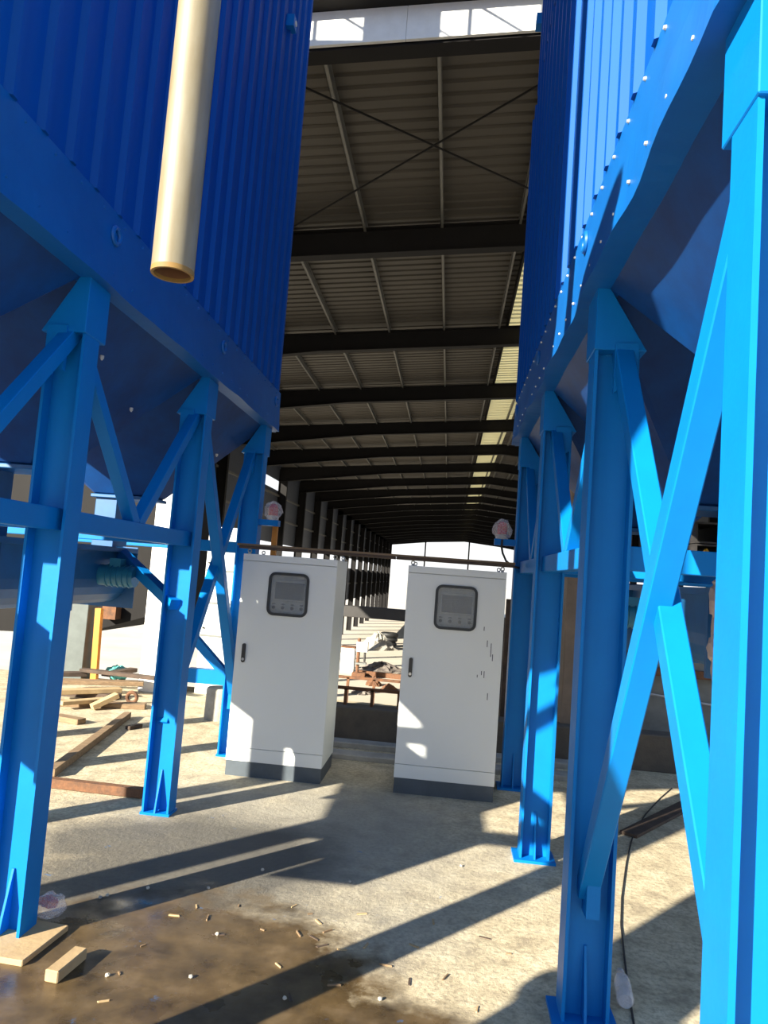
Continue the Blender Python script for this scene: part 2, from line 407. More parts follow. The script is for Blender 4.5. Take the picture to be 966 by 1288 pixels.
        v.box(X(xc - 0.07), X(xc + 0.10), yc - 0.12, yc + 0.12, 1.66, 2.045)
        vo = v.build('discharge_chute', 'valve', root, bevel=0.004)
    # screw conveyor trough under the hoppers
    y0, y1 = ys[0] + 0.1, ys[3] - 0.82
    prof = [(X(xc - 0.19), 1.64), (X(xc - 0.19), 1.44)] + [(X(xc - 0.19 * math.cos(t)), 1.44 - 0.19 * math.sin(t)) for t in [k * math.pi / 10 for k in range(1, 10)]] + [(X(xc + 0.19), 1.44), (X(xc + 0.19), 1.64)]
    tr = MB().prism(prof, y0, y1, 'y').build('conveyor_trough', 'valve', root)
    MB().box(X(xc - 0.24), X(xc + 0.24), y0, y1, 1.635, 1.67).build('trough_cover', 'valve', tr)
    for yy in (y0 - 0.012, y1): MB().box(X(xc - 0.24), X(xc + 0.24), yy, yy + 0.012, 1.22, 1.68).build('end_plate', 'valve', tr)
    yy = y0 + 0.55
    while yy < y1 - 0.1:
        MB().box(X(xc - 0.225), X(xc + 0.225), yy, yy + 0.025, 1.24, 1.65).build('trough_flange', 'valve', tr); yy += 0.8
    ym = y1 - 0.45
    mo = MB(); mo.cyl((X(xc - 0.44), ym, 1.47), (X(xc - 0.18), ym, 1.47), 0.072, 20); mo.box(X(xc - 0.34), X(xc - 0.26), ym - 0.04, ym + 0.04, 1.53, 1.59)
    for k in range(5): mo.cyl((X(xc - 0.41 + k * 0.04), ym, 1.47), (X(xc - 0.40 + k * 0.04), ym, 1.47), 0.08, 20)
    mo.build('motor', 'motor', tr, smooth=True)
    # flashing band under the wall sheets, its edge a little wavy, with a bottom lip
    def band(pa, pb, outn, name='flashing'):
        pa, pb, outn = Vector((*pa, 0)), Vector((*pb, 0)), Vector((*outn, 0))
        n_ = max(2, int((pb - pa).length / 0.08)); mb = MB(); rows = []
        for k in range(n_ + 1):
            p = pa.lerp(pb, k / n_); t = (pb - pa).length * k / n_
            wv = (0.6 if s > 0 else 0.25) * (0.009 * math.sin(t * 5.3) + 0.006 * math.sin(t * 11.7 + 1))
            edge = 0.5 - abs(k / n_ - 0.5)
            if edge < 0.02: wv = 0
            rows.append([p + outn * 0.020 + Vector((0, 0, 3.17)), p + outn * 0.024 + Vector((0, 0, 3.0)),
                         p + outn * (0.034 + wv) + Vector((0, 0, ZT + wv)), p - outn * 0.11 + Vector((0, 0, ZT + 0.004)),
                         p - outn * 0.11 + Vector((0, 0, ZT + 0.02)), p + outn * 0.0 + Vector((0, 0, ZT + 0.03)), p + Vector((0, 0, 3.17))])
        k = 7
        for r_ in rows: mb.v += [tuple(q) for q in r_]
        for a in range(n_):
            for j in range(k): mb.f.append((a * k + j, a * k + (j + 1) % k, (a + 1) * k + (j + 1) % k, (a + 1) * k + j))
        mb.f += [tuple(range(k)), tuple(range(n_ * k, n_ * k + k))[::-1]]
        return mb.build(name, 'fascia', root)
    xo, xi = X(-0.02), X(W + 0.02)
    fl = band((xo, yb[0]), (xo, yb[1]), (-s, 0))
    band((xi, yb[0]), (xi, yb[1]), (s, 0)); band((xo, yb[0]), (xi, yb[0]), (0, -1)); band((xo, yb[1]), (xi, yb[1]), (0, 1))
    y = yb[0] + 0.11; k = 0
    bm_ = MB(); bm_.cyl((0, 0, 0), (-0.008 * s, 0, 0), 0.007, 8, 0.005); bolt_mesh = bm_.mesh('bolt', 'bolt' if s > 0 else 'fascia')
    while y < yb[1] - 0.05:
        link('bolt', bolt_mesh, fl, (xo - s * 0.0275, y, 2.885))
        link('bolt', bolt_mesh, fl, (xo - s * 0.0205, y + 0.08, 3.135))
        y += 0.205; k += 1
    for y in ys[1:]:
        MB().torus((xo - s * 0.028, y + 0.02, 3.06), 0.035, 0.012, 'x').build('lifting_ring', 'fascia', fl, smooth=True)
    # ribbed wall sheets, four ribs to a sheet, ribs standing proud
    def sheet(p0, p1, outn, z0, z1):
        p0, p1, outn = Vector((*p0, 0)), Vector((*p1, 0)), Vector((*outn, 0)); d = (p1 - p0); ln = d.length; d.normalize()
        pr = rib_profile(0, ln, 0.205, 0.062, 0.03, 0.028)
        pts = [p0 + d * a + outn * (o + 0.004) for a, o in pr] + [p1 - outn * 0.02, p0 - outn * 0.02]
        mb = MB(); k = len(pts)
        mb.v = [tuple(p + Vector((0, 0, z0))) for p in pts] + [tuple(p + Vector((0, 0, z1))) for p in pts]
        for j in range(k): mb.f.append((j, (j + 1) % k, (j + 1) % k + k, j + k))
        # caps as strips so that the concave outline stays clean
        b0, b1 = k - 1, k - 2
        mb.f += [tuple(range(k))[::-1], tuple(range(k, 2 * k))]
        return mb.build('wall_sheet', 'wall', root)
    def wall(pa, pb, outn, z0, z1):
        pa, pb = Vector(pa), Vector(pb); n_ = max(1, round((pb - pa).length / 0.82))
        for k in range(n_): sheet(pa.lerp(pb, k / n_), pa.lerp(pb, (k + 1) / n_), outn, z0 + (0.004 if k % 2 else 0), z1)
    zs = wall_split or top
    for (z0, z1, ye) in ((3.165, zs, yb[1]), (zs, top, yb[1] - 0.42 if wall_split else yb[1])):
        if z1 - z0 < 0.1: continue
        wall((xo, yb[0]), (xo, ye), (-s, 0), z0, z1)
        wall((xi, yb[0]), (xi, ye), (s, 0), z0, z1)
        wall((xo, yb[0]), (xi, yb[0]), (0, -1), z0, z1)
        wall((xo, ye), (xi, ye), (0, 1), z0, z1)
    MB().box(X(-0.02), X(W + 0.02), yb[0], yb[1] - (0.42 if wall_split else 0), top - 0.02, top + 0.08).build('top_deck', 'fascia', root)
    # handrail round the deck
    posts = []
    for xx in (X(0.03), X(W - 0.03)):
        n_ = 5
        for k in range(n_ + 1):
            y = yb[0] + 0.05 + (yb[1] - 0.55 - yb[0]) * k / n_ if wall_split else yb[0] + 0.05 + (yb[1] - 0.1 - yb[0]) * k / n_
            MB().cyl((xx, y, top + 0.07), (xx, y, top + 1.15), 0.022, 8).build('handrail_post', 'frame', root)
        for z in (0.6, 1.15):
            MB().cyl((xx, yb[0] + 0.05, top + z), (xx, yb[1] - (0.5 if wall_split else 0.05), top + z), 0.022, 8).build('handrail', 'frame', root)
    for yy in (yb[0] + 0.05, yb[1] - (0.5 if wall_split else 0.05)):
        for z in (0.6, 1.15):
            MB().cyl((X(0.03), yy, top + z), (X(W - 0.03), yy, top + z), 0.022, 8).build('handrail', 'frame', root)
    return root

LX, RX = -1.655, 0.524
YL = (1.50, 3.105, 4.735, 6.27); YR = (1.45, 3.02, 4.645, 6.14)
left_bin = dust_collector('blue dust collector standing on tall columns behind the hanging pale pipe', -1, LX, YL, (1.38, 6.45), 2, 8.72, None, 1)
right_bin = dust_collector('blue dust collector with sunlit wall and wavy flashing, near the bottle on the floor', 1, RX, YR, (1.32, 6.45), 0, 8.95, 5.7)
MB().box(-3.05, -2.45, 5.9, 6.3, 8.79, 9.9).build('shade_box', 'fascia', left_bin, bevel=0.02)  # unseen box added on the deck to cast shade on the white gable
MB().cyl((-2.05, 6.40, 8.79), (-2.05, 6.40, 9.87), 0.022, 8).build('handrail_post', 'frame', left_bin)
# low cross beam and knee brace on the far column pair of the left collector
MB().box(LX - 0.16, LX - 0.50, 6.23, 6.31, 0.58, 0.70).build('cross_beam', 'frame', left_bin)
MB().bar((LX - 0.15, 6.27, 0.64), (LX - 0.48, 6.27, 0.95), 0.07, 0.07).build('brace', 'frame', left_bin)
MB().bar((LX - 0.1, 4.70, 1.32), (LX - 0.76, 5.25, 1.64), 0.07, 0.07).build('brace', 'frame', left_bin)
p = on_x(365, 30, LX + 0.045)
b_ = MB().box(LX + 0.02, LX + 0.09, p.y - 0.05, p.y + 0.05, p.z - 0.05, p.z + 0.05).build('wall_bracket', 'frame', left_bin)
MB().cyl((LX + 0.089, p.y, p.z), (LX + 0.1, p.y, p.z), 0.022, 10).build('bolt', 'bolt', b_)
p = on_x(681, 28, RX - 0.045)
MB().box(RX - 0.09, RX - 0.02, p.y - 0.05, p.y + 0.05, p.z - 0.05, p.z + 0.05).build('wall_bracket', 'frame', right_bin)

# duct added out of view by the left collector to shade the right row
t = thing('shade_duct', 'tall round blue duct added out of view to shade the right-hand columns', 'duct', (-1.55, 0.42, 0))
MB().cyl((-1.55, 0.42, 0.02), (-1.55, 0.42, 4.08), 0.25, 32).build('duct_shell', 'frame', t, smooth=True)
for z in (0.0, 1.35, 2.7, 4.06): MB().cyl((-1.55, 0.42, z), (-1.55, 0.42, z + 0.03), 0.30, 32).build('flange', 'frame', t)
# ------------------------------------------------------------------ pale pipe hanging beside the left collector
pr = thing('drop_pipe', 'pale yellowish steel pipe hanging open-ended beside the blue wall', 'pipe', (-0.806, 1.9, 2.39))
mb = MB(); n = 32
for r_, z in ((0.0575, 2.402), (0.0575, 7.4), (0.050, 7.4), (0.050, 2.402)):
    mb.v += [(-0.806 + r_ * math.cos(2 * math.pi * i / n), 1.9 + r_ * math.sin(2 * math.pi * i / n), z) for i in range(n)]
mb.f += [(a * n + i, a * n + (i + 1) % n, b * n + (i + 1) % n, b * n + i) for a, b in ((0, 1), (1, 2)) for i in range(n)]
mb.build('pipe_wall', 'pipe', pr, smooth=True)
mb = MB()
for r_, z in ((0.0578, 2.39), (0.0578, 2.404), (0.0498, 2.404), (0.0498, 2.39)):
    mb.v += [(-0.806 + r_ * math.cos(2 * math.pi * i / n), 1.9 + r_ * math.sin(2 * math.pi * i / n), z) for i in range(n)]
mb.f += [(a * n + i, a * n + (i + 1) % n, b * n + (i + 1) % n, b * n + i) for a, b in ((0, 1), (1, 2), (2, 3), (3, 0)) for i in range(n)]
mb.build('rusty_rim', 'rust_rim', pr, smooth=True)
mb = MB(); mb.cyl((-0.806, 1.9, 2.40), (-0.806, 1.9, 7.0), 0.0495, 32, caps=False); mb.build('bore', 'pipe_in', pr, smooth=True)
mb = MB(); mb.path([(-0.806, 1.9, 7.38)] + [(-0.806 - 0.3 * (1 - math.cos(t)), 1.9, 7.4 + 0.3 * math.sin(t)) for t in [i * math.pi / 16 for i in range(1, 9)]] + [(LX + 0.046, 1.9, 7.7)], 0.0575, 20)
mb.build('elbow', 'pipe', pr, smooth=True)

# ------------------------------------------------------------------ control cabinets
def rrect(x0, x1, z0, z1, r, n=5):
    pts = []
    for cx_, cz_, a0 in ((x1 - r, z1 - r, 0), (x0 + r, z1 - r, 90), (x0 + r, z0 + r, 180), (x1 - r, z0 + r, 270)):
        for k in range(n + 1):
            a = R(a0 + 90 * k / n); pts.append((cx_ + r * math.cos(a), cz_ + r * math.sin(a)))
    return pts
def frame_ring(outer, inner, y0, y1):
    mb = MB(); k = len(outer)
    for pts, y in ((outer, y0), (outer, y1), (inner, y1), (inner, y0)): mb.v += [(p[0], y, p[1]) for p in pts]
    for a in range(4):
        b = (a + 1) % 4
        mb.f += [(a * k + i, a * k + (i + 1) % k, b * k + (i + 1) % k, b * k + i) for i in range(k)]
    return mb
def cabinet(label, x, y, scratches):
    w, d, h = 0.748, 0.56, 1.70
    t = thing('control_cabinet', label, 'cabinet', (x, y, 0), 'control cabinets in the aisle')
    MB().box(x + 0.004, x + w - 0.004, y + 0.004, y + d - 0.004, 0, 0.113).build('plinth', 'plinth', t)
    MB().box(x, x + w, y + 0.018, y + d, 0.11, h).build('body', 'cabinet', t, bevel=0.004)
    MB().box(x, x + w, y, y + 0.02, 0.113, 0.212).build('lower_panel', 'cabinet', t, bevel=0.002)
    MB().box(x, x + w, y, y + 0.02, h - 0.052, h).build('top_panel', 'cabinet', t, bevel=0.002)
    wx0, wx1, wz0, wz1 = x + 0.228, x + 0.532, 1.245, 1.565
    # door leaf with the window cut out
    inner = rrect(wx0, wx1, wz0, wz1, 0.045); k = len(inner); mb = MB()
    def edge_pt(p):
        cx_, cz_ = (wx0 + wx1) / 2, (wz0 + wz1) / 2
        return p
    dz0, dz1 = 0.216, h - 0.056
    dx0, dx1 = x + 0.001, x + w - 0.001
    ring = []
    cx_, cz_ = (wx0 + wx1) / 2, (wz0 + wz1) / 2
    corners = {0: (dx1, dz1), 1: (dx0, dz1), 2: (dx0, dz0), 3: (dx1, dz0)}
    outer = []
    for q in range(4):
        for j in range(6):
            cnr = corners[q]; f = abs(j - 2.5) / 2.5
            if j == 2 or j == 3: outer.append(cnr); continue
            px, pz = inner[q * 6 + j]
            first = j < 2
            if q == 0: outer.append((dx1, pz) if first else (px, dz1))
            elif q == 1: outer.append((px, dz1) if first else (dx0, pz))
            elif q == 2: outer.append((dx0, pz) if first else (px, dz0))
            else: outer.append((px, dz0) if first else (dx1, pz))
    # nudge the doubled corner so that both vertices differ slightly
    for q in range(4):
        a = outer[q * 6 + 2]; b = outer[q * 6 + 3]
        sx = 1 if q in (0, 3) else -1; sz = 1 if q in (0, 1) else -1
        first_along_z = q in (0, 2)
        if first_along_z: outer[q * 6 + 2] = (a[0], a[1] - sz * 0.002); outer[q * 6 + 3] = (b[0] - sx * 0.002, b[1])
        else: outer[q * 6 + 2] = (a[0] - sx * 0.002, a[1]); outer[q * 6 + 3] = (b[0], b[1] - sz * 0.002)
    door = frame_ring(outer, inner, y - 0.001, y + 0.017).build('door', 'cabinet', t)
    frame_ring(rrect(wx0 - 0.008, wx1 + 0.008, wz0 - 0.008, wz1 + 0.008, 0.053), rrect(wx0 + 0.012, wx1 - 0.012, wz0 + 0.012, wz1 - 0.012, 0.034), y - 0.012, y + 0.015).build('window_seal', 'seal', door)
    MB().prism(rrect(wx0 + 0.01, wx1 - 0.01, wz0 + 0.01, wz1 - 0.01, 0.036), y - 0.004, y - 0.001, 'y').build('window_pane', 'glass', door)
    MB().box(wx0 - 0.02, wx1 + 0.02, y + 0.0145, y + 0.0195, wz0 - 0.02, wz1 + 0.02).build('control_panel', 'panel_in', t)
    MB().box(wx0 + 0.03, wx1 - 0.02, y + 0.008, y + 0.016, wz0 + 0.105, wz1 - 0.05).build('display_bezel', 'panel_in', t, bevel=0.002)
    MB().box(wx0 + 0.045, wx1 - 0.03, y + 0.006, y + 0.0155, wz0 + 0.12, wz1 - 0.068).build('display_screen', 'screen', t)
    for k_ in range(4):
        kx = wx0 + 0.042 + k_ * 0.073
        kb = MB().cyl((kx, y + 0.016, wz0 + 0.055), (kx, y + 0.004, wz0 + 0.055), 0.013, 12); kb.box(kx - 0.004, kx + 0.004, y + 0.0015, y + 0.005, wz0 + 0.043, wz0 + 0.067)
        kb.build('knob', 'knob', t)
        MB().box(kx - 0.013, kx + 0.013, y + 0.012, y + 0.0155, wz0 + 0.076, wz0 + 0.086).build('knob_label', 'screen', t)
    hd = MB(); hd.prism(rrect(x + 0.055, x + 0.083, 0.86, 1.005, 0.013), y - 0.014, y + 0.001, 'y'); ho = hd.build('door_handle', 'knob', door)
    MB().cyl((x + 0.069, y - 0.013, 0.885), (x + 0.069, y - 0.018, 0.885), 0.011, 12).build('lock', 'chrome', ho)
    for ex, ey in ((x + 0.03, y + 0.06), (x + w - 0.03, y + 0.06), (x + 0.03, y + d - 0.06), (x + w - 0.03, y + d - 0.06)):
        e = MB().cyl((ex, ey, h - 0.001), (ex, ey, h + 0.014), 0.012, 10); e.torus((ex, ey, h + 0.024), 0.013, 0.0045, 'y', 14, 6); e.build('lifting_eye', 'bolt', t, smooth=True)
    for (sx, sz, ln) in scratches:
        MB().box(x + sx, x + sx + 0.006, y - 0.0018, y - 0.0005, sz, sz + ln).build('scuff_mark', 'screen', door)
    return t
cab_l = cabinet('white control cabinet with a small window, standing beside the X-braced blue columns', -1.610, 5.70, [])
cab_r = cabinet('white control cabinet with dark scuff marks on its door near the blue column', -0.310, 5.68, [(0.63, 1.13, 0.05), (0.66, 1.06, 0.10), (0.675, 1.03, 0.05), (0.60, 1.25, 0.03), (0.655, 0.74, 0.05), (0.60, 0.92, 0.03), (0.62, 0.90, 0.05), (0.57, 0.90, 0.02)])

# strips lying on the cabinets
def strip(name, label, cat, p, q, w, h, material, bevel=0.002):
    o = MB().bar(p, q, w, h).build(name, material, bevel=bevel); return tag(o, label, cat)
strip('steel_strip', 'long thin brown strip lying on the planks across both cabinets', 'strip', (-1.68, 5.745, 1.7705), (0.50, 5.730, 1.7705), 0.03, 0.018, 'wood')
strip('plank', 'dark brown plank resting on the eyes of the cabinet beside the X-braced columns', 'plank', (-1.66, 5.765, 1.7515), (-0.42, 5.765, 1.7515), 0.10, 0.021, 'darkwood')
strip('plank', 'dark brown plank resting on the eyes of the scuffed cabinet by the beacon cable', 'plank', (-0.41, 5.75, 1.7515), (0.49, 5.75, 1.7515), 0.10, 0.021, 'darkwood')

# ------------------------------------------------------------------ warning beacons in plastic bags
def crumple(c, rx, ry, rz, seed):
    rnd = random.Random(seed); mb = MB(); n, k = 14, 9
    for i in range(k):
        th = math.pi * (i + 0.5) / k
        for j in range(n):
            ph = 2 * math.pi * j / n; f = 1 + rnd.uniform(-0.16, 0.16)
            mb.v.append((c[0] + rx * f * math.sin(th) * math.cos(ph), c[1] + ry * f * math.sin(th) * math.sin(ph), c[2] + rz * f * math.cos(th)))
    for i in range(k - 1):
        mb.f += [(i * n + j, i * n + (j + 1) % n, (i + 1) * n + (j + 1) % n, (i + 1) * n + j) for j in range(n)]
    mb.f += [tuple(range(n)), tuple(range((k - 1) * n, k * n))[::-1]]
    return mb
def beacon(label, c, colx, seed):
    t = thing('warning_beacon', label, 'beacon', (c[0], c[1], c[2] - 0.075), 'red beacons in plastic bags')
    MB().lathe((c[0], c[1], c[2]), [(0.05, -0.075), (0.052, -0.04), (0.045, -0.035)], 18).build('base', 'bracketgrey', t, smooth=True)
    MB().lathe((c[0], c[1], c[2]), [(0.042, -0.036), (0.042, 0.03), (0.034, 0.055), (0.015, 0.068), (0.002, 0.07)], 18).build('lens', 'red', t, smooth=True)
    crumple((c[0], c[1], c[2] + 0.0), 0.078, 0.07, 0.085, seed).build('plastic_bag', 'bag', t)
    sg = 1 if colx > c[0] else -1
    b = MB().box(c[0] - sg * 0.06, colx + sg * 0.001, c[1] - 0.045, c[1] + 0.045, c[2] - 0.125, c[2] - 0.074)
    b.build('bracket', 'frame', t)
    return t
beacon('red warning beacon in a clear bag on a bracket by the X-braced column', (-1.545, 6.27, 2.085), LX, 3)
bc = beacon('red warning beacon in a clear bag with a drooping black cable', (0.415, 6.14, 2.05), RX, 5)
pts = [(0.415, 6.085, 1.97), (0.413, 6.083, 1.91), (0.425, 6.085, 1.86), (0.455, 6.085, 1.80), (0.50, 6.066, 1.765), (0.54, 6.060, 1.752), (0.58, 6.085, 1.75), (0.61, 6.128, 1.75)]
MB().path(pts, 0.009).build('cable', 'cable', bc, smooth=True)

p = on_y(345, 680, 6.345)
tag(MB().box(p.x - 0.022, p.x + 0.022, 6.325, 6.365, 0, 1.962).build('orange_upright', 'orange'), 'slim orange upright behind the cabinet, below the bagged beacon', 'upright')
# ------------------------------------------------------------------ the big open hall behind
HALL_Y0, BAY, NB = 13.9, 6.0, 19
XL, XRIDGE = -10.6, 2.3
XR = 2 * XRIDGE - XL
def roof_z(x): return 8.67 + 0.083 * (x if x <= XRIDGE else 2 * XRIDGE - x)
hall = thing('steel_hall', 'long open steel hall with dark rafters and ribbed roof behind the cabinets', 'building', (XL, 8.3, FLOOR_LOW))
frames = [8.36] + [HALL_Y0 + BAY * k for k in range(NB + 1)]
def rafter_mesh():
    mb = MB()
    for sg in (0, 1):
        fx = (lambda x: x) if sg == 0 else (lambda x: 2 * XRIDGE - x)
        xa, xb_ = XL + 0.02, XRIDGE
        def zt(x): return 8.67 + 0.083 * x - 0.20
        def zb(x): return zt(x) - (0.50 + 0.36 * max(0.0, (-4 - x) / 6.6))
        xs = [xa, -4.0, xb_]
        poly = [(fx(x), zt(x)) for x in xs] + [(fx(x), zb(x)) for x in xs[::-1]]
        mb.prism(poly, -0.006, 0.006, 'y')
        for a, b in zip(xs[:-1], xs[1:]):
            for z_, th in ((zt, 0.012), (zb, 0.012)):
                mb.prism([(fx(a), z_(a) - th), (fx(b), z_(b) - th), (fx(b), z_(b) + th), (fx(a), z_(a) + th)], -0.12, 0.12, 'y')
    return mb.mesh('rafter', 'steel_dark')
def hcol_mesh(x, sg):
    mb = MB(); zt = roof_z(x) - 0.3
    mb.box(x, x + sg * 0.012, -0.12, 0.12, FLOOR_LOW, zt); mb.box(x + sg * 0.5, x + sg * 0.512, -0.12, 0.12, FLOOR_LOW, zt - 0.55); mb.box(x, x + sg * 0.505, -0.006, 0.006, FLOOR_LOW, zt - 0.3)
    return mb.mesh('column', 'steel_dark')
rm, cl_, cr_ = rafter_mesh(), hcol_mesh(XL, 1), hcol_mesh(XR, -1)
for y in frames:
    link('rafter', rm, hall, (0, y, 0))
    link('column', cl_, hall, (0, y, 0)); link('column', cr_, hall, (0, y, 0))
# roof sheets (ribs run up the slope), one each side for every bay, with a translucent strip along the ridge
SKY0 = 1.15
def roof_part(y0, y1, xa, xb_, material, name):
    pr = rib_profile(y0, y1, 0.28, 0.10, 0.05, 0.035, 0.04); k = len(pr); mb = MB()
    for x in (xa, xb_):
        for (y, o) in pr: mb.v.append((x, y, roof_z(x) - 0.035 + o))
        for (y, o) in pr: mb.v.append((x, y, roof_z(x) - 0.029 + o))
    for j in range(k - 1):
        mb.f += [(j, j + 1, 2 * k + j + 1, 2 * k + j), (k + j, 3 * k + j, 3 * k + j + 1, k + j + 1)]
    return mb.build(name, material, hall)
for i in range(len(frames) - 1):
    y0, y1 = frames[i] - (0.25 if i == 0 else 0), frames[i + 1]
    sk = SKY0 if i > 0 else XRIDGE
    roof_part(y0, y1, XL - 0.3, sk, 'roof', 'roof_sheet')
    if i > 0: roof_part(y0, y1, sk, XRIDGE, 'skylight', 'skylight_sheet')
    roof_part(y0, y1, XRIDGE, XR + 0.3, 'roof', 'roof_sheet')
k = -6
pxs = [-0.6 + 1.5 * k for k in range(-6, 2)] + [1.12, 2.05]
for x in pxs + [2 * XRIDGE - x for x in pxs]:
    mb = MB(); zt = roof_z(x) - 0.03
    wd = 0.05
    mb.box(x - 0.004, x + 0.004, 8.30, frames[-1], zt - 0.19, zt); mb.box(x - 0.004, x + wd, 8.30, frames[-1], zt - 0.008, zt); mb.box(x - 0.004, x + wd, 8.30, frames[-1], zt - 0.19, zt - 0.182)
    mb.build('purlin', 'steel_dark' if abs(x - 1.12) < 0.01 else 'purlin', hall)
def on_roof(x, y, dz):
    r = ray(x, y); t = (8.67 - dz - CAM_H) / (r.z - 0.083 * r.x); return EYE + r * t
for a, b in (((397, 116), (665, 237)), ((381, 278), (676, 108))):
    p, q = on_roof(*a, 0.28), on_roof(*b, 0.28); d = (q - p)
    MB().cyl(p - d * 0.06, q + d * 0.06, 0.016, 8).build('tie_rod', 'steel_dark', hall)
for i in range(2, 8, 2):
    y0, y1 = frames[i], frames[i + 1]
# side cladding: upper sheets on every bay, a lower band on the far bays, openings in between
for i in range(2, len(frames) - 1):
    y0, y1 = frames[i], frames[i + 1]
    zlo = 3.0
    ztop = roof_z(XL) - 0.05
    if 37 < y0 < 40:
        mb = MB(); mb.box(XL - 0.06, XL - 0.01, y0, y1, zlo, 6.15); mb.box(XL - 0.06, XL - 0.01, y0, y1, 6.75, ztop)
        mb.build('wall_sheet', 'cladding', hall)
    else:
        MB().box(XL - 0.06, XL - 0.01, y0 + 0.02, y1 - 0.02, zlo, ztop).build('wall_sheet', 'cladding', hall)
    for z in (4.4, 5.8):
        MB().box(XL - 0.01, XL + 0.09, y0, y1, z, z + 0.1).build('girt', 'purlin', hall)
    if y0 > 66:
        MB().box(XL - 0.06, XL - 0.01, y0 + 0.02, y1 - 0.02, -1.4, 1.95).build('wall_sheet', 'cladding', hall)
        MB().box(XL - 0.01, XL + 0.09, y0, y1, 0.3, 0.4).build('girt', 'purlin', hall)
    MB().box(XR + 0.01, XR + 0.06, y0 + 0.02, y1 - 0.02, 3.0, ztop).build('wall_sheet', 'cladding', hall)
# sunlit white sheet on the front gable
for a, b in [(-10.6 + 1.6125 * k, -10.6 + 1.6125 * (k + 1)) for k in range(8)]:
    zb = lambda x: roof_z(x) - 0.675
    MB().prism([(a + 0.002, zb(a)), (b - 0.002, zb(b)), (b - 0.002, zb(b) + 0.43), (a + 0.002, zb(a) + 0.43)], 8.19, 8.235, 'y').build('gable_sheet', 'white_clad', hall)
MB().prism([(XL, roof_z(XL) - 0.25), (XRIDGE, roof_z(XRIDGE) - 0.25), (XRIDGE, roof_z(XRIDGE) + 0.05), (XL, roof_z(XL) + 0.05)], 8.0, 8.2, 'y').build('gutter', 'steel_dark', hall)
for px in (535, 590):
    p = on_y(px, 690, 127.5)
    MB().box(p.x - 0.12, p.x + 0.12, 127.4, 127.65, FLOOR_LOW, roof_z(p.x) - 0.7).build('gable_post', 'steel_dark', hall)

# ------------------------------------------------------------------ behind the cabinets on the platform
tag(MB().box(-2.1, 2.4, 7.15, 7.40, -0.005, 0.33).build('low_wall', 'darkconcrete', bevel=0.01), 'dark low concrete wall at the foot of the rusty rail', 'wall')
tag(MB().box(-1.5, 1.6, 6.93, 7.10, -0.005, 0.05).build('concrete_beam', 'concrete', bevel=0.008), 'grey concrete strip lying against the dark low wall', 'concrete strip')
tag(MB().box(-1.5, 1.6, 6.50, 6.68, -0.005, 0.045).build('concrete_beam', 'concrete', bevel=0.008), 'grey concrete strip lying just behind the two cabinets', 'concrete strip')
def railing(label, y, z0, zr, xs, x0, x1, slope=0.0):
    t = thing('railing', label, 'railing', (x0, y, z0))
    MB().bar((x0, y, zr), (x1, y, zr + slope), 0.03, 0.03).build('rail', 'rustsheet', t)
    for x in xs:
        zt = zr + slope * (x - x0) / (x1 - x0)
        MB().bar((x, y, z0 - 0.01), (x, y, zt), 0.03, 0.03, (0, 1, 0)).build('post', 'rustsheet', t)
railing('low rusty rail standing on the dark low wall', 7.28, 0.33, 0.49, (-0.92, -0.66, -0.40, -0.10), -1.4, 0.1)
railing('taller rusty rail standing on the platform behind the low wall', 8.5, 0.0, 0.42, (-1.06, -0.76, -0.45), -1.5, 0.1)
t = thing('steel_gantry', 'dark steel cross beam on posts standing behind the cabinets', 'beam', (0, 8.75, 0))
MB().box(-1.42, 1.2, 8.68, 8.82, 1.09, 1.22).build('beam', 'blackbox', t, bevel=0.004)
for x in (-1.36, 0.72): MB().box(x - 0.05, x + 0.05, 8.7, 8.8, 0, 1.095).build('post', 'blackbox', t)
p = on_z(636, 880)
tag(MB().box(0.60, 0.68, 7.60, 7.68, 0, 1.46).build('timber_post', 'darkwood', bevel=0.004), 'dark brown post standing behind the scuffed cabinet', 'post')

# hall floor things seen between the cabinets
def low(x, y): return on_z(x, y, FLOOR_LOW)
p = low(436, 846)
t = thing('white_container', 'small white container on the hall floor beyond the rails', 'container', p)
MB().box(p.x - 0.45, p.x + 0.4, p.y, p.y + 0.9, FLOOR_LOW, FLOOR_LOW + 1.55).build('shell', 'plaster', t, bevel=0.02)
MB().box(p.x - 0.48, p.x + 0.43, p.y - 0.03, p.y + 0.93, FLOOR_LOW + 1.53, FLOOR_LOW + 1.60).build('lid', 'rustsheet', t)
p = low(451, 851)
t = thing('drill_press', 'rusty and white upright machine on the hall floor', 'machine', p)
z = FLOOR_LOW
MB().box(p.x - 0.4, p.x + 0.4, p.y - 0.3, p.y + 0.3, z, z + 0.25).build('base', 'rustsheet', t)
MB().cyl((p.x - 0.12, p.y, z + 0.24), (p.x - 0.12, p.y, z + 2.3), 0.10, 12).build('column', 'rustsheet', t)
MB().box(p.x - 0.25, p.x + 0.45, p.y - 0.2, p.y + 0.2, z + 1.5, z + 2.1).build('head', 'plaster', t, bevel=0.03)
MB().cyl((p.x + 0.28, p.y, z + 0.9), (p.x + 0.28, p.y, z + 1.52), 0.07, 10).build('spindle', 'blackbox', t)
MB().box(p.x - 0.25, p.x + 0.4, p.y - 0.25, p.y + 0.25, z + 0.75, z + 0.85).build('work_table', 'greysteel', t)
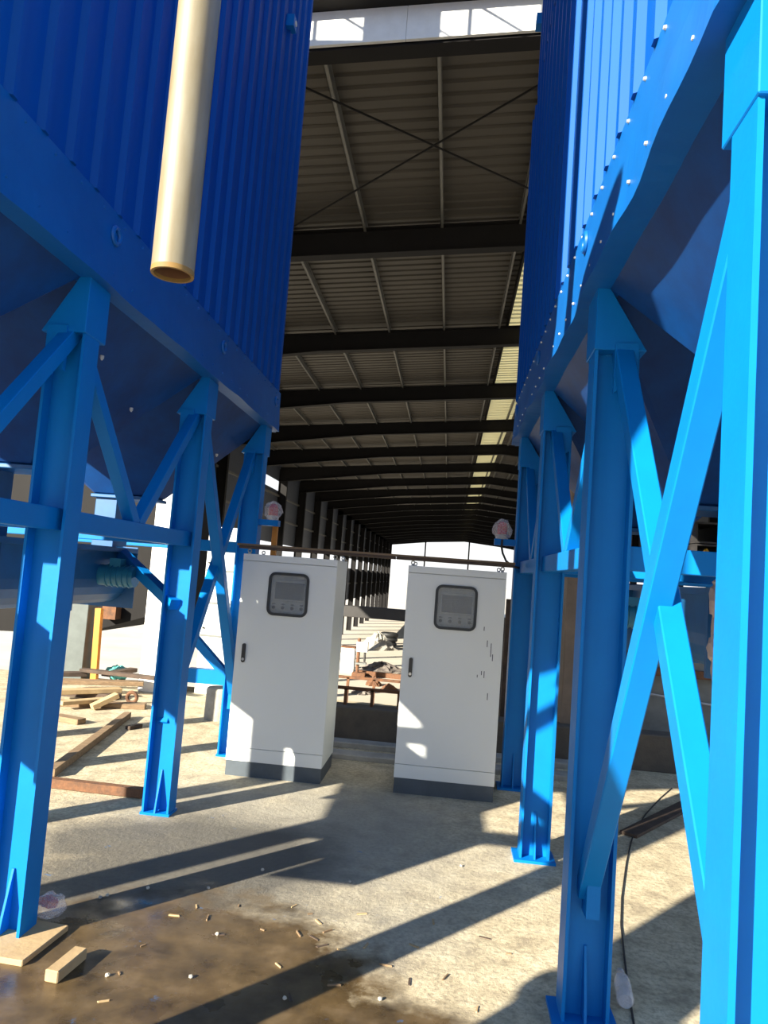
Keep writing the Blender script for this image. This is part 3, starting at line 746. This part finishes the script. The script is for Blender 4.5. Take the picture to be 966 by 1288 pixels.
def heap(name, label, cat, c, rx, ry, h, material, seed):
    rnd = random.Random(seed); mb = MB(); n, k = 22, 7
    for i in range(k):
        f = 1 - i / (k - 1)
        for j in range(n):
            a = 2 * math.pi * j / n; g = f * (1 + rnd.uniform(-0.22, 0.22)) if i < k - 1 else 0.02
            mb.v.append((c[0] + rx * g * math.cos(a), c[1] + ry * g * math.sin(a), c[2] - 0.02 + (h * (1 - f ** 1.6) * (1 + rnd.uniform(-0.15, 0.15)) if i else 0)))
    for i in range(k - 1): mb.f += [(i * n + j, i * n + (j + 1) % n, (i + 1) * n + (j + 1) % n, (i + 1) * n + j) for j in range(n)]
    mb.f += [tuple(range(n))[::-1], tuple(range((k - 1) * n, k * n))]
    return tag(mb.build(name, material), label, cat)
p = low(474, 816); heap('scrap_heap', 'heap of pale scrap lying on the hall floor', 'heap', p, 1.6, 1.5, 1.3, 'concrete', 2)
p = low(487, 813)
t = thing('tyre_stack', 'dark stack of tyres beside the pale scrap heap', 'tyres', p)
for k in range(3): MB().torus((p.x + 0.05 * k, p.y, FLOOR_LOW + 0.22 + k * 0.4), 0.62, 0.22, 'z', 20, 8).build('tyre', 'cable', t, smooth=True)
p = low(480, 843); heap('dark_mound', 'low dark mound on the hall floor before the heap', 'mound', p, 1.5, 1.2, 0.55, 'scrap', 4)  # low dark hump in front of the pale heap
for k, (px, py, w, h) in enumerate(((489, 868, 0.5, 0.35), (455, 872, 0.6, 0.3), (470, 862, 0.5, 0.5))):
    p = low(px, py); heap('rubble', ['rust coloured rubble lump on the hall floor near the scuffed cabinet', 'flat dark rubble lump below the rusty rail', 'tall rubble lump between the rail posts'][k], 'rubble', p, w, w, h, ('rustsheet', 'scrap', 'rustsheet')[k], 10 + k)
p = low(468, 848)
strip('rusty_girder', 'long rusty girder lying on the hall floor below the rails', 'girder', (p.x - 0.9, p.y - 0.9, FLOOR_LOW + 0.15), (p.x + 3.5, p.y - 1.4, FLOOR_LOW + 0.15), 0.3, 0.3, 'rustsheet')

# ------------------------------------------------------------------ left background
p = on_z(193, 872)
tag(MB().box(p.x - 0.20, p.x + 0.20, p.y, p.y + 0.4, 0, 2.6).build('white_pillar', 'plaster', bevel=0.01), 'bright white pillar standing behind the timber stack', 'pillar')
p = on_z(268, 874)
t = thing('panel_box', 'pale grey steel panel box behind the X brace', 'panel', (p.x, p.y, 0))
MB().box(p.x - 0.24, p.x + 0.22, p.y, p.y + 0.3, 0, 2.05).build('shell', 'greypanel', t, bevel=0.006)
for z in (0.7, 1.1, 1.5): MB().box(p.x - 0.24, p.x + 0.22, p.y - 0.012, p.y + 0.001, z, z + 0.02).build('seam', 'greysteel', t)
for z in (0.8, 1.2, 1.6): MB().cyl((p.x - 0.2, p.y - 0.015, z), (p.x - 0.2, p.y + 0.001, z), 0.012, 8).build('bolt', 'knob', t)
c = (on_z(253, 906) + on_z(285, 908)) / 2 + Vector((0, 0.13, 0))
tag(MB().lathe((c.x, c.y, 0), [(0.145, -0.005), (0.14, 0.30), (0.13, 0.32)], 24).build('concrete_pier', 'concrete', smooth=True), 'short round concrete pier below the pale grey panel', 'pier')
p = on_z(118, 858); q = on_y(125, 765, p.y)
tag(MB().bar((p.x, p.y, 0), (q.x, q.y, q.z), 0.075, 0.075, (0, 1, 0)).build('orange_post', 'orange'), 'bright orange post standing behind the timber stack', 'post')
t = thing('raised_shed', 'dark raised shed with a rusty box on it, behind the orange post', 'shed', (-4.9, 10.5, FLOOR_LOW))
MB().prism([(-16, 0.0), (-5.2, 0.44), (-4.2, 0.78), (-4.2, 6.5), (-16, 6.5)], 10.3, 12.6, 'y').build('shed_wall', 'steel_dark', t)
MB().box(-4.82, -4.62, 10.12, 10.31, 0.70, 0.88).build('shed_box', 'rustsheet', t)  # plain rusty box on the shed front
MB().box(-16.2, -4.1, 10.1, 12.8, 6.48, 6.6).build('shed_roof', 'blackbox', t)
for x in (-15.8, -10.0, -4.35): MB().box(x - 0.1, x + 0.1, 11.3, 11.5, FLOOR_LOW, 0.8).build('post', 'blackbox', t)
p = on_z(88, 856)
tag(MB().box(p.x - 0.16, p.x + 0.14, p.y, p.y + 0.3, 0, 1.0).build('grey_post', 'darkgreen', bevel=0.005), 'grey green post left of the orange post', 'post')
p = on_z(158, 850, 0)
crumple((p.x + 0.05, p.y - 0.35, 0.09), 0.17, 0.12, 0.09, 8).build('tarpaulin', 'teal')
tag(bpy.data.objects['tarpaulin'], 'crumpled teal tarpaulin behind the timber stack', 'tarpaulin')
# timber stack: every plank is one thing
planks = [((72, 887), (188, 889), 0.05, 0.15, 'wood', 0.0, 'weathered plank at the bottom of the timber stack, nearest the long board'),
          ((66, 873), (150, 880), 0.06, 0.14, 'darkwood', 0.0, 'dark plank at the bottom of the timber stack'),
          ((70, 880), (160, 874), 0.05, 0.12, 'palewood', 0.06, 'pale yellow plank in the middle of the timber stack'),
          ((66, 872), (186, 872), 0.045, 0.16, 'wood', 0.115, 'wide weathered plank on top of the timber stack'),
          ((130, 868), (176, 858), 0.05, 0.11, 'darkwood', 0.16, 'short dark board leaning over the timber stack'),
          ((60, 868), (112, 866), 0.05, 0.12, 'darkwood', 0.16, 'short dark board on the stack beside the grey green post')]
planks += [((75, 893), (140, 885), 0.04, 0.10, 'palewood', 0.05, 'narrow pale board lying askew on the timber stack'),
           ((100, 868), (192, 880), 0.04, 0.10, 'darkwood', 0.215, 'thin dark lath lying on top of the timber stack'),
           ((160, 918), (180, 913), 0.035, 0.06, 'darkwood', 0.0, 'small dark offcut lying beside the far end of the long board'),
           ((70, 905), (100, 912), 0.05, 0.11, 'wood', 0.0, 'short weathered offcut on the floor between the timber stack and long board')]
for (a, b, th, w, mt, z, lb) in planks:
    p, q = on_z(*a), on_z(*b); p.z = q.z = z + th / 2
    q.y = (q.y + p.y) / 2 + (q.y - p.y) * 0.2; 
    strip('plank', lb, 'plank', p, q, w, th, mt, 0.004)
p = on_z(115, 893); strip('wood_block', 'pale wood block leaning against the timber stack', 'block', (p.x, p.y, 0.03), (p.x + 0.18, p.y + 0.18, 0.14), 0.10, 0.05, 'palewood')
p = on_z(165, 886); tag(MB().torus((p.x, p.y, 0.075), 0.055, 0.02, 'y', 16, 8).build('rusty_ring', 'rustsheet', smooth=True), 'rusty ring standing before the timber stack', 'ring')
p, q = on_z(62, 978), on_z(160, 903); p.z = q.z = 0.03
strip('board', 'long thin weathered board lying on the floor toward the timber stack', 'board', p, q, 0.07, 0.06, 'wood')
p, q = on_z(52, 989), on_z(180, 1004); p.z = q.z = 0.035
strip('rusty_tube', 'rusty tube lying on the floor between the blue columns', 'tube', p, q, 0.06, 0.06, 'rustsheet')

# ------------------------------------------------------------------ right background
p = on_z(713, 955)
tag(MB().box(p.x - 0.08, p.x + 0.25, p.y, p.y + 0.35, 0, 3.2).build('concrete_column', 'brownconc', bevel=0.01), 'brown concrete column seen between the blue columns behind the scuffed cabinet', 'column')
strip('rusty_girder', 'rusty girder on the floor before the dark machine', 'girder', (1.30, 7.68, 0.11), (3.6, 7.68, 0.11), 0.16, 0.22, 'rustsheet')
t = thing('machine_frame', 'dark machine with grey panels behind the sunlit X brace', 'machine', (2.4, 8.2, 0))
MB().box(1.75, 2.0, 8.05, 8.4, 0, 1.45).build('panel', 'blackbox', t); MB().box(2.02, 2.4, 8.1, 8.5, 0, 1.4).build('panel', 'greysteel', t)
MB().box(2.42, 3.2, 8.1, 8.5, 0, 1.5).build('panel', 'greysteel', t); MB().box(1.7, 3.3, 8.0, 8.1, 0.78, 0.86).build('rail', 'rustsheet', t)
MB().path([(2.05, 8.0, 1.1), (2.08, 7.98, 0.8), (2.03, 7.98, 0.5), (2.0, 8.0, 0.25)], 0.03).build('hose', 'bracketgrey', t, smooth=True)
MB().cyl((1.85, 7.98, 0.62), (2.9, 7.98, 0.52), 0.012, 8).build('rod', 'bracketgrey', t)
k = 0
for row in range(2):
    for j in range(2):
        x0 = 1.37 + j * 0.165; z0 = 1.80 + row * 0.125
        mb = MB(); mb.box(x0, x0 + 0.15, 4.3, 5.0, z0, z0 + 0.01); mb.box(x0, x0 + 0.15, 4.3, 5.0, z0 + 0.11, z0 + 0.12); mb.box(x0, x0 + 0.01, 4.3, 5.0, z0 + 0.009, z0 + 0.111); mb.box(x0 + 0.14, x0 + 0.15, 4.3, 5.0, z0 + 0.009, z0 + 0.111)
        o = tag(mb.build('steel_tube', 'blackbox'), 'black square steel tube stacked on the blue cross beam', 'steel tube', 'steel tubes stacked on the cross beam')
        if row == 0 and j == 0: o['label'] = 'black square steel tube with a yellow wedge in its open end'
        k += 1
tag(MB().prism([(1.385, 1.812), (1.475, 1.812), (1.465, 1.86), (1.44, 1.90)], 4.32, 4.36, 'y').build('yellow_wedge', 'yellow'), 'yellow wedge lying in the open end of a steel tube', 'wedge')
rg = thing('rag', 'pale rag hanging on the side of the blue conveyor trough', 'rag', (1.19, 3.43, 1.27))
crumple((1.222, 3.43, 1.694), 0.045, 0.06, 0.023, 21).build('top_fold', 'rag', rg)
for c_, r_, sd in (((1.196, 3.43, 1.61), (0.030, 0.06, 0.08), 22), ((1.205, 3.45, 1.49), (0.020, 0.04, 0.10), 23), ((1.192, 3.42, 1.40), (0.032, 0.055, 0.06), 24), ((1.205, 3.44, 1.31), (0.020, 0.035, 0.07), 25)):
    crumple(c_, *r_, sd).build('hanging_fold', 'rag', rg)

# ------------------------------------------------------------------ on the floor in front
p = on_z(25, 1195)
tag(MB().prism([(-1.80, 2.90), (-1.545, 2.885), (-1.52, 3.19), (-1.80, 3.22)], -0.002, 0.022, 'z').build('timber_pad', 'palewood', bevel=0.003), 'flat timber pad at the foot of the blue column by the puddle', 'timber pad')
o = MB().box(-0.095, 0.095, -0.028, 0.028, 0, 0.045).build('wood_block', 'palewood', bevel=0.004); o.location = (-1.375, 2.90, 0); o.rotation_euler = (0, 0, R(84))
tag(o, 'small wood block lying in the muddy puddle', 'block')
t = thing('plastic_bag', 'clear crumpled plastic bag with red wrapper at the column foot', 'bag', (-1.645, 3.24, 0))
crumple((-1.640, 3.245, 0.068), 0.07, 0.058, 0.05, 31).build('film', 'bag', t); crumple((-1.645, 3.24, 0.085), 0.045, 0.03, 0.024, 32).build('red_wrapper', 'redpaper', t)
# bottle lying on its side
a, b = on_z(787, 1232), on_z(793, 1272)
t = thing('plastic_bottle', 'clear empty plastic bottle lying on the floor beside the cable', 'bottle', (0.83, 3.22, 0))
d = Vector((0.04, 0.30, 0)).normalized(); base = Vector((0.795, 3.11, 0.034))
def lathe_dir(prof, base, d, n=18):
    mb = MB(); u = d.cross(Vector((0, 0, 1))).normalized(); w = u.cross(d)
    for r_, s_ in prof: mb.v += [tuple(base + d * s_ + (u * math.cos(2 * math.pi * j / n) + w * math.sin(2 * math.pi * j / n)) * r_) for j in range(n)]
    k = len(prof)
    for i in range(k - 1): mb.f += [(i * n + j, i * n + (j + 1) % n, (i + 1) * n + (j + 1) % n, (i + 1) * n + j) for j in range(n)]
    mb.f += [tuple(range(n))[::-1], tuple(range((k - 1) * n, k * n))]; return mb
lathe_dir([(0.026, 0), (0.033, 0.01), (0.033, 0.06), (0.030, 0.07), (0.033, 0.08), (0.033, 0.15), (0.026, 0.18), (0.014, 0.205), (0.012, 0.215)], base, d).build('shell', 'bottle', t, smooth=True)
lathe_dir([(0.015, 0.212), (0.016, 0.216), (0.016, 0.232), (0.014, 0.234)], base, d).build('cap', 'bracketgrey', t, smooth=True)
pts = [on_z(*q) for q in ((845, 992), (830, 1005), (812, 1025), (797, 1048), (788, 1085), (782, 1130), (781, 1165), (786, 1210), (791, 1250), (797, 1288), (802, 1330))]
tag(MB().path([(q.x, q.y, 0.0045) for q in pts], 0.0045).build('floor_cable', 'cable', smooth=True), 'thin black cable snaking along the floor past the bottle', 'cable')
p, q = on_z(790, 1052), on_z(868, 1012); p.z = q.z = 0.012
strip('plank', 'flat dark plank lying on the floor between the sunlit braces', 'plank', p, q, 0.12, 0.022, 'darkwood')
# scattered chips of wood and stone
chip_meshes = []
for k in range(5):
    rnd = random.Random(k); mb = MB()
    w, l, h = rnd.uniform(0.005, 0.011), rnd.uniform(0.022, 0.06), rnd.uniform(0.004, 0.009)
    mb.prism([(-l / 2, -w / 2), (l / 2, -w * 0.3), (l / 2 * 0.8, w / 2), (-l / 2 * 0.9, w * 0.4)], 0, h, 'z'); chip_meshes.append(mb.mesh('wood_chip', ('palewood', 'wood', 'darkwood')[k % 3]))
peb = []
for k in range(3): peb.append(crumple((0, 0, 0.005), 0.009, 0.008, 0.007, 50 + k).mesh('pebble', 'yard' if k else 'concrete'))
spots = [(219, 1152), (261, 1155), (275, 1176), (247, 1141), (390, 1150), (400, 1160), (412, 1172), (395, 1180), (370, 1140), (330, 1170), (460, 1190), (485, 1215), (515, 1235), (430, 1195), (300, 1140), (455, 1150), (375, 1175), (405, 1190), (350, 1215), (180, 1190), (520, 1190), (560, 1230), (610, 1180), (600, 1270), (640, 1200), (545, 1160), (420, 1240), (365, 1255), (130, 1260), (150, 1225)]
for k, (x, y) in enumerate(spots):
    p = on_z(x, y); o = link('wood_chip', chip_meshes[k % 5], None, (p.x, p.y, -0.001), (0, 0, k * 1.7))
    tag(o, 'small wood chip scattered on the concrete floor', 'wood chip', 'wood chips scattered on the floor')
for k, (x, y) in enumerate([(126, 1130), (135, 1127), (273, 1176), (262, 1118), (135, 1228), (358, 1257), (478, 1258), (186, 1118), (92, 1200), (240, 1230), (330, 1095), (580, 1090), (440, 1110)]):
    p = on_z(x, y); o = link('pebble', peb[k % 3], None, (p.x, p.y, 0), (0, 0, k))
    tag(o, 'small pale pebble lying on the concrete floor', 'pebble', 'pebbles scattered on the floor')
